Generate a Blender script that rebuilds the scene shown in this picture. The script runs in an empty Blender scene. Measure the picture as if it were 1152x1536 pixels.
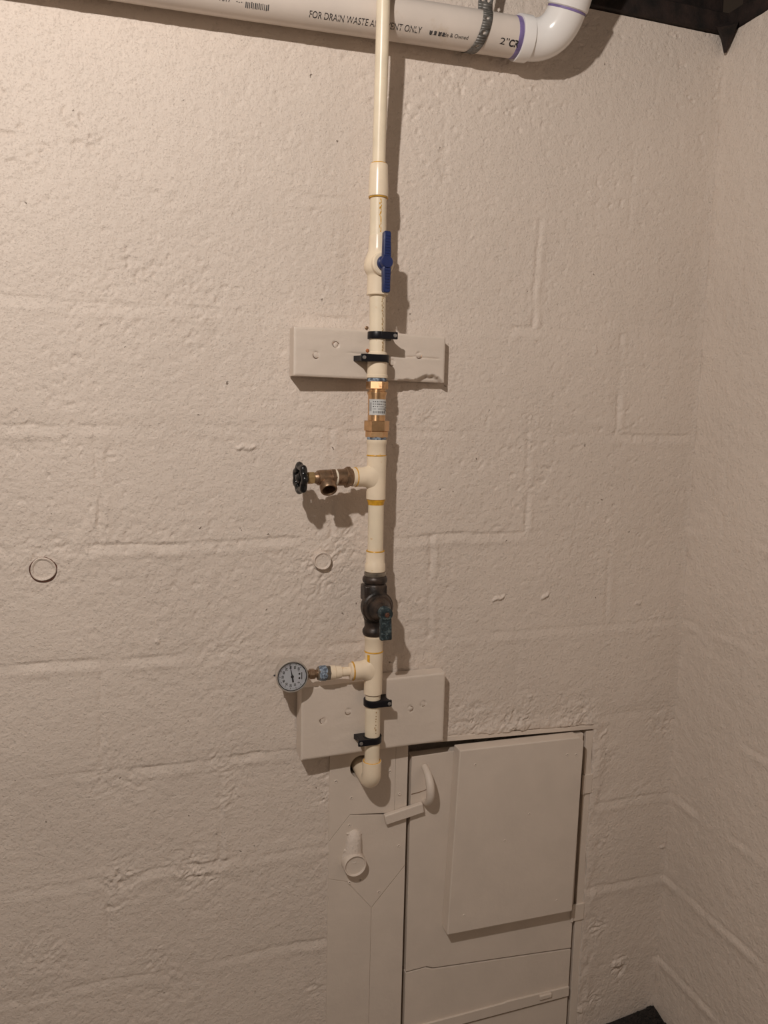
import bpy, bmesh, math, random
import numpy as np
from mathutils import Vector, Matrix
from mathutils.geometry import tessellate_polygon

random.seed(7)
scene = bpy.context.scene
COL = scene.collection

# ------------------------------------------------------------------ camera, world, light, exposure
FPX = 1167.684
YAW, PITCH, ROLL = 0.3171, 0.1288, 0.0231
CAM = np.array([-1.1597, -1.395, 0.2373])
_cy, _sy, _cp, _sp = math.cos(YAW), math.sin(YAW), math.cos(PITCH), math.sin(PITCH)
_f = np.array([_sy*_cp, _cy*_cp, -_sp]); _r0 = np.array([_cy, -_sy, 0.0]); _u0 = np.cross(_r0, _f)
_r = math.cos(ROLL)*_r0 + math.sin(ROLL)*_u0
_u = -math.sin(ROLL)*_r0 + math.cos(ROLL)*_u0
camd = bpy.data.cameras.new('camera')
camo = bpy.data.objects.new('camera', camd); COL.objects.link(camo)
camd.sensor_fit = 'VERTICAL'; camd.sensor_height = 36.0; camd.lens = FPX/1536*36.0
camd.clip_start = 0.02; camd.clip_end = 50
camo.matrix_world = Matrix(((_r[0], _u[0], -_f[0], CAM[0]), (_r[1], _u[1], -_f[1], CAM[1]),
                            (_r[2], _u[2], -_f[2], CAM[2]), (0, 0, 0, 1)))
scene.camera = camo

world = bpy.data.worlds.new('world'); scene.world = world; world.use_nodes = True
bg = world.node_tree.nodes['Background']
bg.inputs['Color'].default_value = (1.0, 0.70, 0.50, 1); bg.inputs['Strength'].default_value = 0.025

BULB = (-1.58, -1.38, 1.16)
lamp = bpy.data.lights.new('ceiling_bulb_light', 'POINT')
lamp.energy = 80; lamp.color = (1.0, 0.93, 0.87); lamp.shadow_soft_size = 0.022
lampo = bpy.data.objects.new('ceiling_bulb_light', lamp); COL.objects.link(lampo); lampo.location = BULB

scene.view_settings.view_transform = 'Standard'
scene.view_settings.look = 'None'
scene.view_settings.gamma = 1.0
scene.view_settings.use_curve_mapping = False
scene.view_settings.exposure = 0.0

# ------------------------------------------------------------------ helpers
def P(px, py, g=0.0):
    """photo pixel -> point at distance g in front of the back wall (plane y=0)"""
    d = _r*((px-576)/FPX) - _u*((py-768)/FPX) + _f
    return CAM + d*((-g-CAM[1])/d[1])
def XZ(px, py, g=0.0):
    q = P(px, py, g); return (q[0], q[2])
def V(*a): return np.array(a, float)
def norm(v):
    v = np.asarray(v, float); return v/np.linalg.norm(v)
def frame(d, hint=(0, 0, 1)):
    d = norm(d)
    if abs(np.dot(d, norm(hint))) > .95: hint = (1, 0, 0)
    a = norm(np.cross(hint, d)); b = np.cross(d, a)
    return a, b, d

class MB:
    def __init__(s): s.v = []; s.f = []
    def add(s, vs, fs):
        o = len(s.v); s.v += [tuple(map(float, v)) for v in vs]; s.f += [tuple(i+o for i in f) for f in fs]; return s
    def lathe(s, o, d, prof, n=32, hint=(0, 0, 1), closed=False, rot=0.0, rad=None):
        """prof: list of (r, t) along direction d from origin o"""
        a, b, d = frame(d, hint); o = np.asarray(o, float); vs = []; fs = []
        m = len(prof)
        for (r, t) in prof:
            for i in range(n):
                th = 2*math.pi*i/n+rot
                rr = r*((rad(th, t) if rad.__code__.co_argcount > 1 else rad(th)) if rad else 1)
                vs.append(o+d*t+(a*math.cos(th)+b*math.sin(th))*rr)
        for j in range(m-1 if not closed else m):
            for i in range(n):
                k = (j+1) % m
                fs.append((j*n+i, j*n+(i+1) % n, k*n+(i+1) % n, k*n+i))
        if not closed:
            if prof[0][0] > 1e-6: fs.append(tuple(reversed(range(n))))
            if prof[-1][0] > 1e-6: fs.append(tuple((m-1)*n+i for i in range(n)))
        return s.add(vs, fs)
    def cyl(s, a, b, r, r2=None, n=28):
        a = np.asarray(a, float); b = np.asarray(b, float); L = np.linalg.norm(b-a)
        return s.lathe(a, b-a, [(r, 0), (r if r2 is None else r2, L)], n)
    def hexa(s, o, d, R, t0, t1, rot=0.0, ch=.0012):
        return s.lathe(o, d, [(R-ch, t0), (R, t0+ch), (R, t1-ch), (R-ch, t1)], 6, rot=rot)
    def tube(s, pts, r, n=20, cap=True, flat=1.0):
        pts = [np.asarray(p, float) for p in pts]; m = len(pts); vs = []; fs = []
        rr = r if hasattr(r, '__len__') else [r]*m
        a = None
        for j in range(m):
            t = norm(pts[min(j+1, m-1)]-pts[max(j-1, 0)])
            if a is None: a, b, _ = frame(t)
            else:
                a = norm(a-t*np.dot(a, t)); b = np.cross(t, a)
            for i in range(n):
                th = 2*math.pi*i/n
                vs.append(pts[j]+(a*math.cos(th)+b*math.sin(th)*flat)*rr[j])
        for j in range(m-1):
            for i in range(n): fs.append((j*n+i, j*n+(i+1) % n, (j+1)*n+(i+1) % n, (j+1)*n+i))
        if cap: fs.append(tuple(reversed(range(n)))); fs.append(tuple((m-1)*n+i for i in range(n)))
        return s.add(vs, fs)
    def torus(s, o, d, R, r, n=32, k=10, rad=None, hint=(0, 0, 1)):
        prof = [(R+r*math.cos(2*math.pi*i/k), r*math.sin(2*math.pi*i/k)) for i in range(k)]
        return s.lathe(o, d, prof, n, closed=True, rad=rad, hint=hint)
    def box(s, c, sz, R=None):
        c = np.asarray(c, float); h = np.asarray(sz, float)/2
        R = np.eye(3) if R is None else R
        vs = [c+R@(h*np.array([x, y, z])) for x in (-1, 1) for y in (-1, 1) for z in (-1, 1)]
        return s.add(vs, [(0, 1, 3, 2), (4, 6, 7, 5), (0, 4, 5, 1), (2, 3, 7, 6), (0, 2, 6, 4), (1, 5, 7, 3)])
    def prism(s, poly, g0, g1, hole=None, g1b=None):
        """polygon in (x,z), extruded from gap g0 (back) to g1 (front); g1 may be a function (x,z)->gap"""
        loops = [list(poly)]+([list(hole)] if hole else [])
        # orientation: outer counter-clockwise seen from the room (-y side): x right, z up
        def area(l): return sum(l[i][0]*l[(i+1) % len(l)][1]-l[(i+1) % len(l)][0]*l[i][1] for i in range(len(l)))
        if area(loops[0]) < 0: loops[0].reverse()
        if hole and area(loops[1]) > 0: loops[1].reverse()
        G = g1 if callable(g1) else (lambda x, z: g1)
        flat = [q for l in loops for q in l]; n = len(flat)
        vs = [(x, -G(x, z), z) for x, z in flat]+[(x, -g0, z) for x, z in flat]
        tris = tessellate_polygon([[Vector((x, z, 0)) for x, z in l] for l in loops])
        fs = []
        for t in tris:
            a, b, c = [flat[i] for i in t]
            ar = (b[0]-a[0])*(c[1]-a[1])-(c[0]-a[0])*(b[1]-a[1])
            if ar < 0: t = (t[0], t[2], t[1])
            fs.append(tuple(t)); fs.append(tuple(n+i for i in reversed(t)))
        o = 0
        for l in loops:
            m = len(l)
            for i in range(m):
                a, b = o+i, o+(i+1) % m
                fs.append((a, n+a, n+b, b))
            o += m
        return s.add(vs, fs)
    def build(s, name, mat, parent=None, smooth=True, angle=35, bevel=0, segs=2, solid=0, subdiv=0):
        me = bpy.data.meshes.new(name)
        me.from_pydata(s.v, [], s.f); me.validate(); me.update()
        return finish(name, me, mat, parent, smooth, angle, bevel, segs, solid, subdiv)

def finish(name, me, mat, parent=None, smooth=True, angle=35, bevel=0, segs=2, solid=0, subdiv=0):
    if mat: me.materials.append(mat)
    if smooth:
        me.shade_smooth()
        try: me.set_sharp_from_angle(angle=math.radians(angle))
        except Exception: pass
    o = bpy.data.objects.new(name, me); COL.objects.link(o)
    if solid:
        m = o.modifiers.new('solid', 'SOLIDIFY'); m.thickness = solid; m.offset = 0
    if bevel:
        m = o.modifiers.new('bevel', 'BEVEL'); m.width = bevel; m.segments = segs; m.limit_method = 'ANGLE'; m.angle_limit = math.radians(40)
        m.harden_normals = False
    if subdiv:
        m = o.modifiers.new('sub', 'SUBSURF'); m.levels = subdiv; m.render_levels = subdiv
    if parent:
        o.parent = parent
        o.matrix_parent_inverse = Matrix.Translation(-Vector(parent.location))
    return o
def tag(o, label, cat, group=None):
    o['label'] = label; o['category'] = cat
    if group: o['group'] = group
    return o
def thing(name, label, cat, loc, group=None):
    o = bpy.data.objects.new(name, None); COL.objects.link(o)
    o.location = tuple(map(float, loc)); o.empty_display_size = .03
    return tag(o, label, cat, group)
def struct(o):
    o['kind'] = 'structure'; return o
def rotmat(axis, ang): return np.array(Matrix.Rotation(ang, 3, axis))

# ------------------------------------------------------------------ numpy noise
_rng = np.random.RandomState(11)
_perm = _rng.permutation(4096)
_val = _rng.rand(4096)*2-1
def vnoise(x, y, seed=0):
    xi = np.floor(x).astype(int); yi = np.floor(y).astype(int)
    fx = x-xi; fy = y-yi
    fx = fx*fx*fx*(fx*(fx*6-15)+10); fy = fy*fy*fy*(fy*(fy*6-15)+10)
    def hsh(a, b): return _val[_perm[(_perm[(a+seed*131) & 4095]+b) & 4095]]
    v00 = hsh(xi, yi); v10 = hsh(xi+1, yi); v01 = hsh(xi, yi+1); v11 = hsh(xi+1, yi+1)
    return (v00*(1-fx)+v10*fx)*(1-fy)+(v01*(1-fx)+v11*fx)*fy
def fbm(x, y, sc, oct=4, seed=0, gain=.5):
    s = 0; a = 1; t = 0; f = 1.0/sc
    for i in range(oct):
        s = s+a*vnoise(x*f+i*17.3, y*f-i*9.1, seed+i); t += a; a *= gain; f *= 2.03
    return s/t
def sstep(a, b, x):
    t = np.clip((x-a)/(b-a), 0, 1); return t*t*(3-2*t)

# ------------------------------------------------------------------ materials
def newmat(name):
    m = bpy.data.materials.new(name); m.use_nodes = True
    nt = m.node_tree; return m, nt, nt.nodes['Principled BSDF']
def N(nt, t, **kw):
    n = nt.nodes.new(t)
    for k, v in kw.items():
        if k in n.inputs: n.inputs[k].default_value = v
        else: setattr(n, k, v)
    return n
def posnode(nt):
    g = nt.nodes.new('ShaderNodeNewGeometry'); return g.outputs['Position']
def noise(nt, scale, detail=4, rough=.5):
    n = nt.nodes.new('ShaderNodeTexNoise'); n.inputs['Scale'].default_value = scale
    n.inputs['Detail'].default_value = detail; n.inputs['Roughness'].default_value = rough
    nt.links.new(posnode(nt), n.inputs['Vector']); return n
def ramp(nt, src, pts):
    r = nt.nodes.new('ShaderNodeValToRGB'); cr = r.color_ramp
    while len(cr.elements) < len(pts): cr.elements.new(.5)
    for e, (p, c) in zip(cr.elements, pts):
        e.position = p; e.color = c if len(c) == 4 else (*c, 1)
    nt.links.new(src, r.inputs['Fac']); return r
def simple(name, col, rough=.5, metal=0.0, var=.06, vscale=40, bump=0.0, bscale=400, spec=.5, dirt=None, dscale=25, dpos=(.55, .7)):
    m, nt, b = newmat(name)
    n = noise(nt, vscale, 4)
    lo = tuple(max(0, c*(1-var*2)) for c in col); hi = tuple(min(1, c*(1+var)) for c in col)
    r = ramp(nt, n.outputs['Fac'], [(.3, lo), (.7, hi)])
    out = r.outputs['Color']
    if dirt:
        n2 = noise(nt, dscale, 6, .65)
        rr = ramp(nt, n2.outputs['Fac'], [(dpos[0], (0, 0, 0)), (dpos[1], (1, 1, 1))])
        mx = N(nt, 'ShaderNodeMix', data_type='RGBA'); nt.links.new(rr.outputs['Color'], mx.inputs['Factor'])
        nt.links.new(out, mx.inputs['A']); mx.inputs['B'].default_value = (*dirt, 1); out = mx.outputs['Result']
    nt.links.new(out, b.inputs['Base Color'])
    b.inputs['Roughness'].default_value = rough; b.inputs['Metallic'].default_value = metal
    b.inputs['Specular IOR Level'].default_value = spec
    if bump:
        nb = noise(nt, bscale, 4, .6); bp = nt.nodes.new('ShaderNodeBump')
        bp.inputs['Strength'].default_value = 1.0; bp.inputs['Distance'].default_value = bump
        nt.links.new(nb.outputs['Fac'], bp.inputs['Height']); nt.links.new(bp.outputs['Normal'], b.inputs['Normal'])
    return m

PAINT = (0.70, 0.608, 0.528)
def wall_paint():
    m, nt, b = newmat('wall_paint')
    n1 = noise(nt, 3.0, 5)
    r1 = ramp(nt, n1.outputs['Fac'], [(.3, tuple(c*.95 for c in PAINT)), (.7, tuple(min(1, c*1.03) for c in PAINT))])
    # unpainted pits: tiny brown specks, thicker in patches
    v = nt.nodes.new('ShaderNodeTexVoronoi'); v.inputs['Scale'].default_value = 42; v.inputs['Randomness'].default_value = 1
    nw = noise(nt, 160, 3); mv = N(nt, 'ShaderNodeMix', data_type='VECTOR'); mv.inputs['Factor'].default_value = .012
    nt.links.new(posnode(nt), mv.inputs['A']); nt.links.new(nw.outputs['Color'], mv.inputs['B'])
    nt.links.new(mv.outputs['Result'], v.inputs['Vector'])
    near = ramp(nt, v.outputs['Distance'], [(.055, (1, 1, 1)), (.085, (0, 0, 0))])
    pick = N(nt, 'ShaderNodeSeparateColor'); nt.links.new(v.outputs['Color'], pick.inputs['Color'])
    patch = noise(nt, 5, 3)
    gt = N(nt, 'ShaderNodeMath', operation='MULTIPLY_ADD'); nt.links.new(patch.outputs['Fac'], gt.inputs[0]); gt.inputs[1].default_value = .55
    nt.links.new(pick.outputs['Red'], gt.inputs[2])
    sel = N(nt, 'ShaderNodeMath', operation='GREATER_THAN'); nt.links.new(gt.outputs[0], sel.inputs[0]); sel.inputs[1].default_value = 1.18
    sp = N(nt, 'ShaderNodeMath', operation='MULTIPLY'); nt.links.new(near.outputs['Color'], sp.inputs[0]); nt.links.new(sel.outputs[0], sp.inputs[1])
    sp2 = N(nt, 'ShaderNodeMath', operation='MULTIPLY'); nt.links.new(sp.outputs[0], sp2.inputs[0]); sp2.inputs[1].default_value = .7
    mx = N(nt, 'ShaderNodeMix', data_type='RGBA'); nt.links.new(sp2.outputs[0], mx.inputs['Factor'])
    nt.links.new(r1.outputs['Color'], mx.inputs['A']); mx.inputs['B'].default_value = (.13, .08, .045, 1)
    nt.links.new(mx.outputs['Result'], b.inputs['Base Color'])
    b.inputs['Roughness'].default_value = .55; b.inputs['Specular IOR Level'].default_value = .35
    # fine relief: orange-peel paint over open-textured block
    nf = noise(nt, 190, 4, .6); nm = noise(nt, 70, 3, .5)
    ad = N(nt, 'ShaderNodeMath', operation='MULTIPLY_ADD'); nt.links.new(nm.outputs['Fac'], ad.inputs[0]); ad.inputs[1].default_value = .9
    pl = ramp(nt, nf.outputs['Fac'], [(.22, (0, 0, 0)), (.42, (.45, .45, .45)), (.58, (.55, .55, .55)), (.78, (1, 1, 1))]); nt.links.new(pl.outputs['Color'], ad.inputs[2])
    pit = N(nt, 'ShaderNodeMath', operation='MULTIPLY_ADD'); nt.links.new(sp.outputs[0], pit.inputs[0]); pit.inputs[1].default_value = -1.0
    nt.links.new(ad.outputs[0], pit.inputs[2])
    bp = nt.nodes.new('ShaderNodeBump'); bp.inputs['Strength'].default_value = 1.0; bp.inputs['Distance'].default_value = .0018
    nt.links.new(pit.outputs[0], bp.inputs['Height']); nt.links.new(bp.outputs['Normal'], b.inputs['Normal'])
    return m
M = {}
M['wall'] = wall_paint()
M['wood'] = simple('painted_wood', (0.69, 0.60, 0.515), .5, var=.025, vscale=14, bump=.0006, bscale=90, spec=.35)
M['cpvc'] = simple('cream_plastic', (0.87, 0.735, 0.555), .26, var=.04, vscale=30, dirt=(.70, .42, .14), dscale=55, dpos=(.66, .78))
M['cpvc_pipe'] = simple('cream_pipe_plastic', (0.85, 0.735, 0.555), .32, var=.04, vscale=30, dirt=(.70, .48, .22), dscale=70, dpos=(.64, .78))
M['cement'] = simple('yellow_cement', (0.72, 0.38, 0.03), .35, var=.15, vscale=150)
M['pvc'] = simple('white_pvc', (0.70, 0.62, 0.55), .3, var=.04, vscale=12, dirt=(.55, .42, .28), dscale=18, dpos=(.62, .85))
M['pvcfit'] = simple('white_pvc_fitting', (0.86, 0.83, 0.80), .18, var=.02, vscale=12)
M['primer'] = simple('purple_primer', (0.20, 0.15, 0.34), .4, var=.2, vscale=60)
M['ink'] = simple('black_ink', (0.02, 0.018, 0.02), .6, var=0)
M['inkgrey'] = simple('grey_ink', (0.09, 0.085, 0.085), .6, var=.2, vscale=300)
M['inkbrown'] = simple('brown_ink', (0.45, 0.29, 0.12), .6, var=.2, vscale=300)
M['strap'] = simple('galvanised_strap', (0.19, 0.18, 0.165), .5, .4, var=.2, vscale=90)
M['bronze'] = simple('bronze', (0.74, 0.47, 0.25), .34, .85, var=.12, vscale=60, dirt=(.35, .18, .08), dscale=60)
_m = M['bronze']; _nt = _m.node_tree; _b = _nt.nodes['Principled BSDF']; _t = _nt.nodes.new('ShaderNodeTangent'); _t.direction_type = 'RADIAL'; _t.axis = 'Z'
_nt.links.new(_t.outputs[0], _b.inputs['Tangent']); _b.inputs['Anisotropic'].default_value = .8; _b.inputs['Anisotropic Rotation'].default_value = 0.25
M['oldbronze'] = simple('aged_bronze', (0.40, 0.27, 0.17), .38, .7, var=.25, vscale=70, bump=.0003, bscale=300, dirt=(.12, .06, .035), dscale=70, dpos=(.45, .7))
M['brass'] = simple('brass_nut', (0.66, 0.46, 0.22), .3, .6, var=.12, vscale=80)
M['nickel'] = simple('grey_metal', (0.33, 0.29, 0.24), .3, .7, var=.25, vscale=70)
M['chrome'] = simple('chrome', (0.66, 0.62, 0.57), .2, .7, var=.05)
M['blackplastic'] = simple('black_plastic', (0.007, 0.007, 0.010), .38, var=.1, spec=.3)
M['blackiron'] = simple('black_painted_iron', (0.012, 0.012, 0.012), .22, var=.3, vscale=80, bump=.0006, bscale=150)
M['castvalve'] = simple('tarnished_cast_valve', (0.019, 0.015, 0.0135), .42, .2, var=.25, vscale=50, bump=.0004, bscale=260, dirt=(.085, .055, .038), dscale=40, dpos=(.42, .7))
M['patina'] = simple('blue_green_patina', (0.035, 0.055, 0.062), .5, .2, var=.35, vscale=120, bump=.0008, bscale=180, dirt=(.16, .20, .20), dscale=120, dpos=(.55, .66))
M['rust_brown'] = simple('rust_brown', (0.12, 0.045, 0.025), .7, var=.3, vscale=200)
M['blue'] = simple('blue_plastic', (0.008, 0.022, 0.105), .3, var=.1)
M['tape'] = simple('blue_thread_tape', (0.33, 0.42, 0.52), .5, var=.3, vscale=220, dirt=(.06, .07, .10), dscale=160, dpos=(.45, .6))
M['whitetape'] = simple('white_thread_tape', (0.80, 0.72, 0.58), .5, var=.1)
M['label'] = simple('paper_label', (0.62, 0.63, 0.62), .35, var=.05)
M['dial'] = simple('dial_white', (0.66, 0.68, 0.72), .35, var=.02)
M['screw'] = simple('zinc_screw', (0.42, 0.41, 0.40), .35, .8, var=.1)
M['copper'] = simple('rusty_screw', (0.45, 0.16, 0.06), .45, .3, var=.3, vscale=200)
M['darkwood'] = simple('dark_joist_wood', (0.022, 0.012, 0.009), .75, var=.45, vscale=25, bump=.002, bscale=60)
M['subfloor'] = simple('dark_subfloor_wood', (0.05, 0.03, 0.02), .8, var=.4, vscale=20)
M['concrete'] = simple('concrete_floor', (0.26, 0.225, 0.19), .8, var=.2, vscale=14, bump=.002, bscale=60)
M['dirt'] = simple('dark_floor_dirt', (0.02, 0.015, 0.012), .95, var=.4, vscale=200)
M['hole'] = simple('painted_bore_shade', (0.01, 0.008, 0.006), .9, var=.2)
M['glass'] = None
mg, ntg, bgn = newmat('gauge_glass'); bgn.inputs['Transmission Weight'].default_value = 1.0; bgn.inputs['Roughness'].default_value = .02; bgn.inputs['IOR'].default_value = 1.2
bgn.inputs['Base Color'].default_value = (1, 1, 1, 1); M['glass'] = mg

# ------------------------------------------------------------------ walls: every block its own relief mesh
K = 0.2032                      # course height
FLOOR = -1.175
OP_X0, OP_X1, OP_Z = -0.794, -0.213, -0.4185   # opening in the back wall behind the panel and the hatch
VJ = -0.401                     # a vertical joint of the z 0..K course
# strength of horizontal joints (mm) by course line, as functions of x
def pxx(px, py): return XZ(px, py)[0]
# stretches of each bed joint that show in the photo: course line -> (column from, column to, row, depth mm)
HSEG = {4: [(170, 400, 80, .5), (690, 750, 145, .8)],
        3: [(40, 180, 285, .5), (240, 310, 275, .9), (430, 520, 300, .8)],
        2: [(-80, 60, 443, 1.1), (110, 330, 453, 1.2), (470, 530, 481, 1.3), (585, 625, 478, .9), (770, 815, 492, 1.6), (980, 1060, 505, 1.3)],
        1: [(-300, 140, 635, 1.9), (140, 250, 641, .9), (290, 430, 642, .9), (460, 565, 643, 1.1), (590, 900, 654, .6), (915, 1035, 652, 1.3)],
        0: [(-300, 105, 815, .9), (130, 450, 808, 2.3), (585, 785, 803, 1.9), (860, 1030, 795, .8)],
        -1: [(-300, 155, 995, 2.3), (190, 340, 975, 1.2), (400, 545, 965, 1.0), (740, 1010, 938, .9)],
        -2: [(-300, 100, 1188, .8), (110, 190, 1162, 1.5), (190, 445, 1140, 2.1), (900, 1010, 1065, .9)],
        -3: [(-300, 50, 1350, .8), (60, 160, 1338, 1.0), (215, 345, 1305, 2.3), (345, 490, 1280, .9), (890, 1000, 1195, 1.2)],
        -4: [(-300, 250, 1450, 1.2), (300, 420, 1435, .9), (415, 495, 1410, 1.6), (880, 995, 1318, 1.2)],
        -5: [(-300, 1000, 1500, 1.0)], 5: []}
HSEG = {k: [(XZ(a, y)[0], XZ(b, y)[0], d) for a, b, y, d in l] for k, l in HSEG.items()}
VST = {(0, 0): 2.2, (0, -1): 1.2, (0, -2): 2.4, (-1, 0): .9, (-1, -1): 2.2, (-1, -2): 1.0, (1, 0): 1.6, (2, 0): 2.0, (3, 0): .6, (3, -1): .4,
       (-2, -2): 1.7, (-3, -2): 2.0, (-4, -2): 2.0}
# (px,py,sigma m, amplitude mm): crumbled mortar and trowel swirls
ROUGH = [(64, 850, .055, 3.0), (480, 845, .07, 4.2), (520, 815, .035, 3.0), (180, 1315, .035, 5), (290, 1308, .045, 5), (165, 1365, .022, 3.5),
         (340, 1200, .025, 3), (495, 1190, .03, 5), (180, 1165, .05, 3), (340, 1140, .05, 2.6), (480, 1150, .03, 3), (700, 1085, .05, 5), (780, 1080, .05, 5), (860, 1072, .05, 4.5),
         (910, 1130, .03, 3), (905, 1260, .03, 3), (895, 1390, .03, 4.5), (930, 1450, .035, 5), (890, 1500, .03, 4), (975, 940, .03, 3.2), (990, 1085, .04, 3.0),
         (650, 630, .035, 2.5), (470, 600, .02, 1.5), (960, 1190, .03, 2.5), (580, 980, .05, 2.0), (340, 970, .05, 2.2), (140, 815, .03, 2.5), (570, 465, .03, 2.5), (150, 450, .05, 1.6), (300, 455, .05, 1.6), (560, 400, .05, 1.2),
         (130, 960, .03, 1.6), (470, 1480, .02, 3), (60, 1440, .06, 2.5), (240, 1440, .03, 3.5)]
# (px,py, half length m, half height m, tilt, height mm): chips, drips and nubs standing proud
CHIPS = [(369, 671, .020, .0050, 0, 4.2), (748, 897, .016, .0035, .30, 4.5), (818, 894, .011, .0040, .75, 4.5), (236, 962, .005, .004, 0, 3), (910, 965, .006, .003, 0, 2.5),
         (957, 905, .007, .004, .2, 3), (795, 1044, .004, .004, 1, 2.5), (992, 1270, .006, .003, .3, 3), (996, 1340, .006, .004, .3, 4), (893, 525, .004, .009, 0, 2.2), (715, 930, .004, .003, 0, 2),
         (925, 1445, .014, .009, .3, 5), (870, 1515, .008, .008, 0, 4), (140, 775, .006, .016, 0, 2.0), (625, 905, .006, .003, -.2, 2.5), (905, 1100, .018, .003, .8, 2.0)]
CHIPS = [(*XZ(a, b), c, d, e, f) for a, b, c, d, e, f in CHIPS]
ROUGH = [(*XZ(a, b), c, d) for a, b, c, d in ROUGH]
# vertical joints seen in the photo, (course, joint x, strength mm)
def back_h(x, z, fine=True):
    h = .0022*fbm(x, z, .35, 3, 3)
    co = np.floor(z/K)
    for k, segs in HSEG.items():
        zk = k*K + .0075*fbm(x, z*0+k*3.7, .11, 5, 20+k, .6)
        u = z-zk
        m = np.abs(u) < .06
        if not m.any(): continue
        xm = x[m]; u = u[m]
        D = .22+0*xm
        for (xa, xb, d) in segs: D = np.maximum(D, d*sstep(xa-.012, xa+.012, xm)*(1-sstep(xb-.012, xb+.012, xm)))
        lump = np.clip(.85+1.1*fbm(xm, xm*0+k, .05, 4, 40+k), .15, 1.6)
        w = .014
        g = np.where(u > 0, -np.exp(-(u/.0015)**2), -(np.clip(1+u/w, 0, 1))**1.3)
        h[m] = h[m]+.001*D*lump*g+.0006*D*lump*np.exp(-((u+.019)/.007)**2)
    # running bond: odd courses shifted by half a block
    odd = np.mod(co, 2)
    xs = VJ+np.where(odd == 0, 0, .2032)+.007*fbm(z, co, .08, 5, 61, .6)
    q = (x-xs)/.4064; du = (q-np.round(q))*.4064; jid = np.round(q)+co*7
    jn = np.round(q); st = np.full(x.shape, .25)
    for (kc, ji), d in VST.items(): st = np.where((co == kc) & (jn == ji), d, st)
    st = st*np.clip(.8+1.2*fbm(x*0+jid, z, .05, 4, 66), .1, 1.6)
    h = h-.001*st*np.exp(-(du/.0042)**2)+.00055*st*np.exp(-((du-.011)/.006)**2)
    # block faces sit a little uneven
    bid = np.floor(q)+co*13
    zin = z/K-co; inn = sstep(0, .12, zin)*sstep(0, .12, 1-zin)*sstep(0, .03, np.abs(du)); h = h+.0010*np.sin(bid*12.9898+co*3.1)*inn
    # fine popcorn texture
    tex = .5+.8*sstep(-.2, .6, fbm(x, z, .22, 2, 77))
    right = 1-.45*sstep(-.5, -.1, x)
    pop = fbm(x, z, .011, 2, 5, .6); h = h+.00085*tex*right*(pop-.5*np.maximum(0, pop-.1))+.0005*fbm(x, z, .03, 2, 6)
    pits = fbm(x, z, .013, 2, 15, .6); h = h-.0016*tex*sstep(.42, .62, pits)*sstep(-.4, .2, z)
    for (cx, cz, s, a) in ROUGH:
        m = (np.abs(x-cx) < 3*s) & (np.abs(z-cz) < 3*s)
        if not m.any(): continue
        xm = x[m]; zm = z[m]
        d2 = ((xm-cx)**2+(zm-cz)**2)/(s*s)
        wx = xm+.02*fbm(xm, zm, .03, 2, 91); wz = zm+.02*fbm(xm, zm, .03, 2, 95)
        rn = 1-2*np.abs(fbm(wx, wz*1.6, .024, 4, 81, .68))
        h[m] = h[m]+.001*a*.6*np.exp(-d2)*(rn-.62)*1.5
    for (cx, cz, l, t, an, hh) in CHIPS:
        m = (np.abs(x-cx) < .05) & (np.abs(z-cz) < .05)
        if not m.any(): continue
        xm = x[m]-cx; zm = z[m]-cz; ca, sa = math.cos(an), math.sin(an)
        u = xm*ca+zm*sa; v = -xm*sa+zm*ca+.0015*np.sin(u*300)
        d = (u/l)**2+(v/t)**2
        h[m] = h[m]+.001*hh*(1-sstep(.55, 1.1, d))*(.75-.25*v/t)
    # opening: drop away behind panel and hatch
    jx = .003*fbm(z, z*0, .05, 3, 55)
    ins = sstep(OP_X0-.002, OP_X0+.003, x+jx*.6)*(1-sstep(OP_X1-.003, OP_X1+.002, x+jx))*(1-sstep(OP_Z-.003, OP_Z+.002, z+.033*(x+.60)+.004*fbm(x, x*0, .04, 3, 57)))
    # lintel and right jamb: thick lumpy render round the opening
    lin = np.exp(-((z+.033*(x+.60)-(OP_Z+.012))/.016)**2)*sstep(-.60, -.57, x)*(1-sstep(-.20, -.17, x))
    h = h+lin*(.003+.004*fbm(x, z, .03, 3, 58))
    jam = np.exp(-((x-(OP_X1+.018))/.02)**2)*(1-sstep(-.45, -.42, z))
    h = h+jam*(.0015+.0045*fbm(x, z*.6, .03, 3, 59))
    # round the inner corner with render
    h = h+.002*np.exp(-np.abs(x)/.008)
    return h*(1-ins)-.085*ins

def right_h(y, z):
    """y: distance from corner along the right wall"""
    h = .002*fbm(y, z, .3, 3, 103)
    for k in range(-5, 6):
        zk = k*K+.004*fbm(y, z*0+k*2.7, .1, 3, 120+k)
        u = z-zk; lump = np.clip(.5+1.6*fbm(y, z*0+k, .08, 4, 140+k), .0, 1.6)
        D = .35 if k > 0 else 1.3
        h = h-.001*D*lump*np.where(u > 0, np.exp(-(u/.003)**2), np.clip(1+u/.012, 0, 1))
        h = h+.0018*D*lump*np.exp(-((u+.016)/.010)**2)*(.6 if k > 0 else 1)
    co = np.floor(z/K); odd = np.mod(co, 2)
    q = (y-.10-np.where(odd == 0, 0, .2032))/.4064; du = (q-np.round(q))*.4064
    h = h-.0006*np.exp(-(du/.005)**2)
    h = h+.0011*fbm(y, z, .018, 4, 107, .6)
    h = h+.003*np.exp(-np.abs(y)/.008)*fbm(y, z, .05, 4, 108)
    return h

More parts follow.
